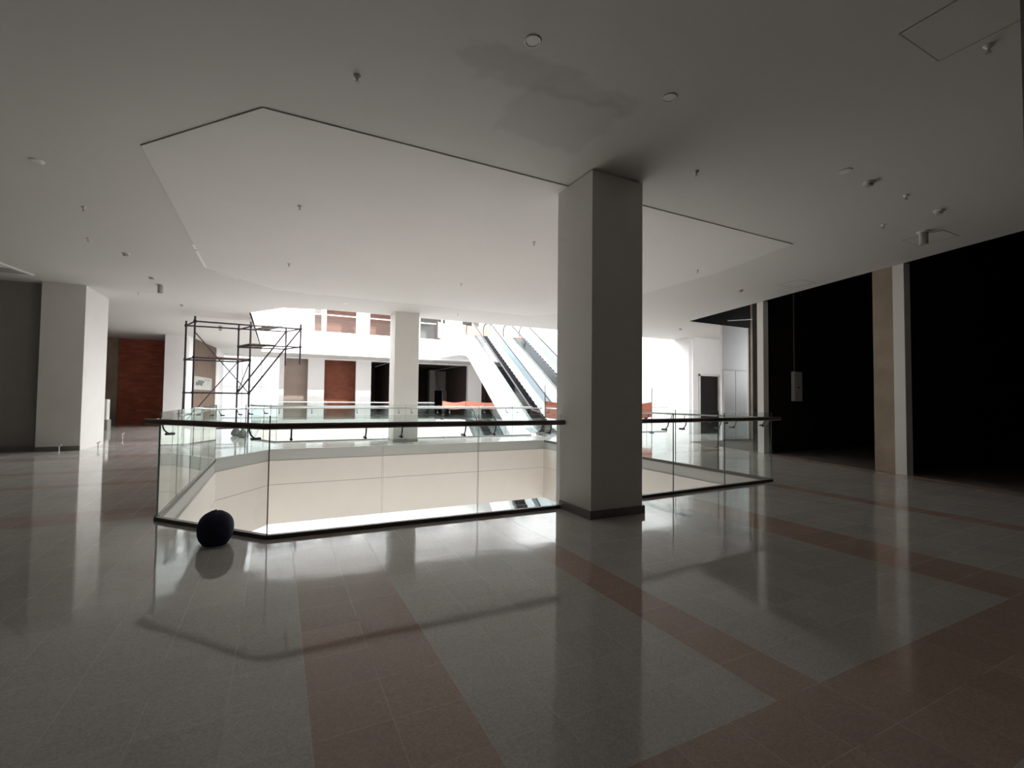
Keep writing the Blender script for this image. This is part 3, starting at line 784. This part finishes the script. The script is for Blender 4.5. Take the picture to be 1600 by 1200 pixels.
scatter(mk_downlight, [(1.83, 3.32, 'round recessed downlight in the ceiling, above the dark paint patch at top centre'),
    (3.38, 3.33, 'round recessed downlight in the ceiling just above and right of the big pillar')])
scatter(mk_sprinkler, [(0.59, 4.44, 'sprinkler head in the ceiling above the near edge of the ceiling panel, upper left'),
    (5.22, 1.61, 'sprinkler head beside the ceiling hatch in the top right corner'),
    (4.79, 4.26, 'sprinkler head in the ceiling right of the top of the big pillar'),
    (0.24, 7.89, 'sprinkler head in the left half of the ceiling panel'),
    (4.26, 7.61, 'sprinkler head in the ceiling panel just left of the big pillar'),
    (0.16, 11.46, 'small sprinkler head near the far left corner of the ceiling panel'),
    (4.16, 11.26, 'small sprinkler head in the ceiling panel over the walkway pillar'),
    (8.44, 7.48, 'sprinkler head in the ceiling panel right of the big pillar'),
    (-2.83, 9.62, 'sprinkler head on the left ceiling between the flat round cover and the panel corner'),
    (-3.3, 11.51, 'sprinkler head on the left ceiling nearest to the smoke detector'),
    (-3.67, 16.9, 'small sprinkler head on the ceiling over the left pillar'),
    (5.62, 15.5, 'tiny sprinkler head over the walkway right of its pillar'),
    (8.99, 4.10, 'small sprinkler head on the right ceiling left of the hanging fitting'),
    (7.99, 3.36, 'small sprinkler head on the right ceiling between the two smoke detectors')])
scatter(mk_detector, [(7.09, 3.39, 'domed smoke detector on the right ceiling beside the flat round cover'),
    (9.08, 3.40, 'smoke detector on the right ceiling nearest to the hanging fitting'),
    (10.99, 8.31, 'small smoke detector over the end of the right railing'),
    (-2.93, 12.37, 'smoke detector on the left ceiling beside the far corner of the panel'),
    (-2.91, 14.54, 'smoke detector on the left ceiling next to the hanging fitting'),
    (-2.86, 18.43, 'small smoke detector on the ceiling over the scaffold'),
    (14.8, 14.0, 'smoke detector on the ceiling before the white doorway wall')])
scatter(mk_plate, [(6.47, 3.36, 'flat round speaker cover on the right ceiling left of the domed smoke detector'),
    (-2.83, 8.0, 'flat round speaker cover on the ceiling at the far left edge'),
    (1.86, 15.5, 'flat round speaker cover on the ceiling over the walkway left of its pillar')])
scatter(mk_hang, [(9.97, 3.95, 'hanging cylinder fitting on the right ceiling near the storefronts'),
    (-2.89, 15.43, 'hanging cylinder fitting on the left ceiling beyond the panel'),
    (-2.2, 23.0, 'hanging cylinder fitting on the ceiling behind the scaffold')])
def hatch(label, x0, y0, x1, y1):
    r = thing('ceiling_hatch', label, 'hatch', ((x0+x1)/2, (y0+y1)/2, CE))
    a, b = (x1-x0)/2, (y1-y0)/2; g = 0.010
    m_ = MB(); m_.box(-a, -b, -0.004, a, -b+g, 0); m_.box(-a, b-g, -0.004, a, b, 0); m_.box(-a, -b, -0.004, -a+g, b, 0); m_.box(a-g, -b, -0.004, a, b, 0)
    part(m_, 'gap_frame', DGROOVE, r)
    part(MB().box(-a+g, -b+g, -0.003, a-g, b-g, 0.0), 'hatch_leaf', CEILM, r)
hatch('square hatch outlined in the ceiling in the top right corner', 4.42, 1.20, 5.09, 1.89)
hatch('hatch outlined in the right ceiling before the large dark storefront', 10.15, 3.75, 10.75, 4.35)
hatch('hatch outlined in the ceiling over the second dark storefront', 11.3, 6.9, 11.95, 7.5)
# recessed opening in the left ceiling
op = thing('ceiling_opening', 'dark recessed slot in the ceiling at the far left edge', 'opening', (0, 0, 0))
q = MB().prism([(-7.6, 14.45), (-5.72, 14.45), (-5.5, 15.7), (-7.6, 15.7)], CE-0.03, CE-0.001).build('frame', PAINT); q.parent = op
q = MB().prism([(-7.5, 15.05), (-5.70, 15.05), (-5.56, 15.64), (-7.5, 15.64)], CE-0.034, CE-0.02).build('slot', DGROOVE); q.parent = op

# ------------------------------------------------------------------ small things
# electrical box and conduit in the dark unit
eb = thing('electrical_box', 'pale gray electrical box hanging on the dark wall of the second storefront unit', 'electrical box', (14.50, 9.04, 1.54))
part(MB().box(-0.20, -0.09, 0, 0.20, 0.02, 0.92), 'case', PLASTIC, eb, 0.01)
part(MB().box(-0.03, -0.10, 0.4, 0.03, -0.09, 0.46), 'latch', DSTEEL, eb)
part(MB().tube([(-0.1, -0.02, 0.92), (-0.1, -0.02, 4.4)], 0.014, 8), 'conduit', GREYI, eb)
# white pipe in the ceiling void of the third unit
tag(MB().tube([(15.6, 12.35, 4.66), (17.05, 12.12, 4.82), (19.5, 11.75, 5.05)], 0.025, 8).build('pipe', PLASTIC), 'thin white pipe crossing the dark ceiling void above the white wall panels', 'pipe')
# capped floor pipes at the left
def stub(x, y, label):
    r = thing('floor_pipe', label, 'pipe stub', (x, y, 0))
    part(MB().tube([(0, 0, 0), (0, 0, 0.15)], 0.013, 8), 'pipe', PLASTIC, r)
    part(MB().tube([(-0.03, 0, 0.155), (0.01, 0, 0.165), (0.045, 0, 0.205)], 0.014, 8), 'tap', PLASTIC, r)
stub(-5.02, 16.1, 'thin pale pipe stub sticking out of the floor before the left pillar')
stub(-4.45, 16.9, 'thin pale pipe stub on the floor right of the left pillar')
stub(-4.75, 20.5, 'thin pale pipe stub on the floor behind the left pillar')
cb = thing('cabinet', 'narrow white cabinet standing on a gray plinth behind the left pillar', 'cabinet', (-6.72, 25.8, 0))
part(MB().box(-0.30, -0.25, 0, 0.26, 0.25, 0.45), 'plinth', PAINTG, cb)
part(MB().box(-0.26, -0.2, 0.45, 0.22, 0.2, 1.32), 'body', PLASTIC, cb, 0.01)
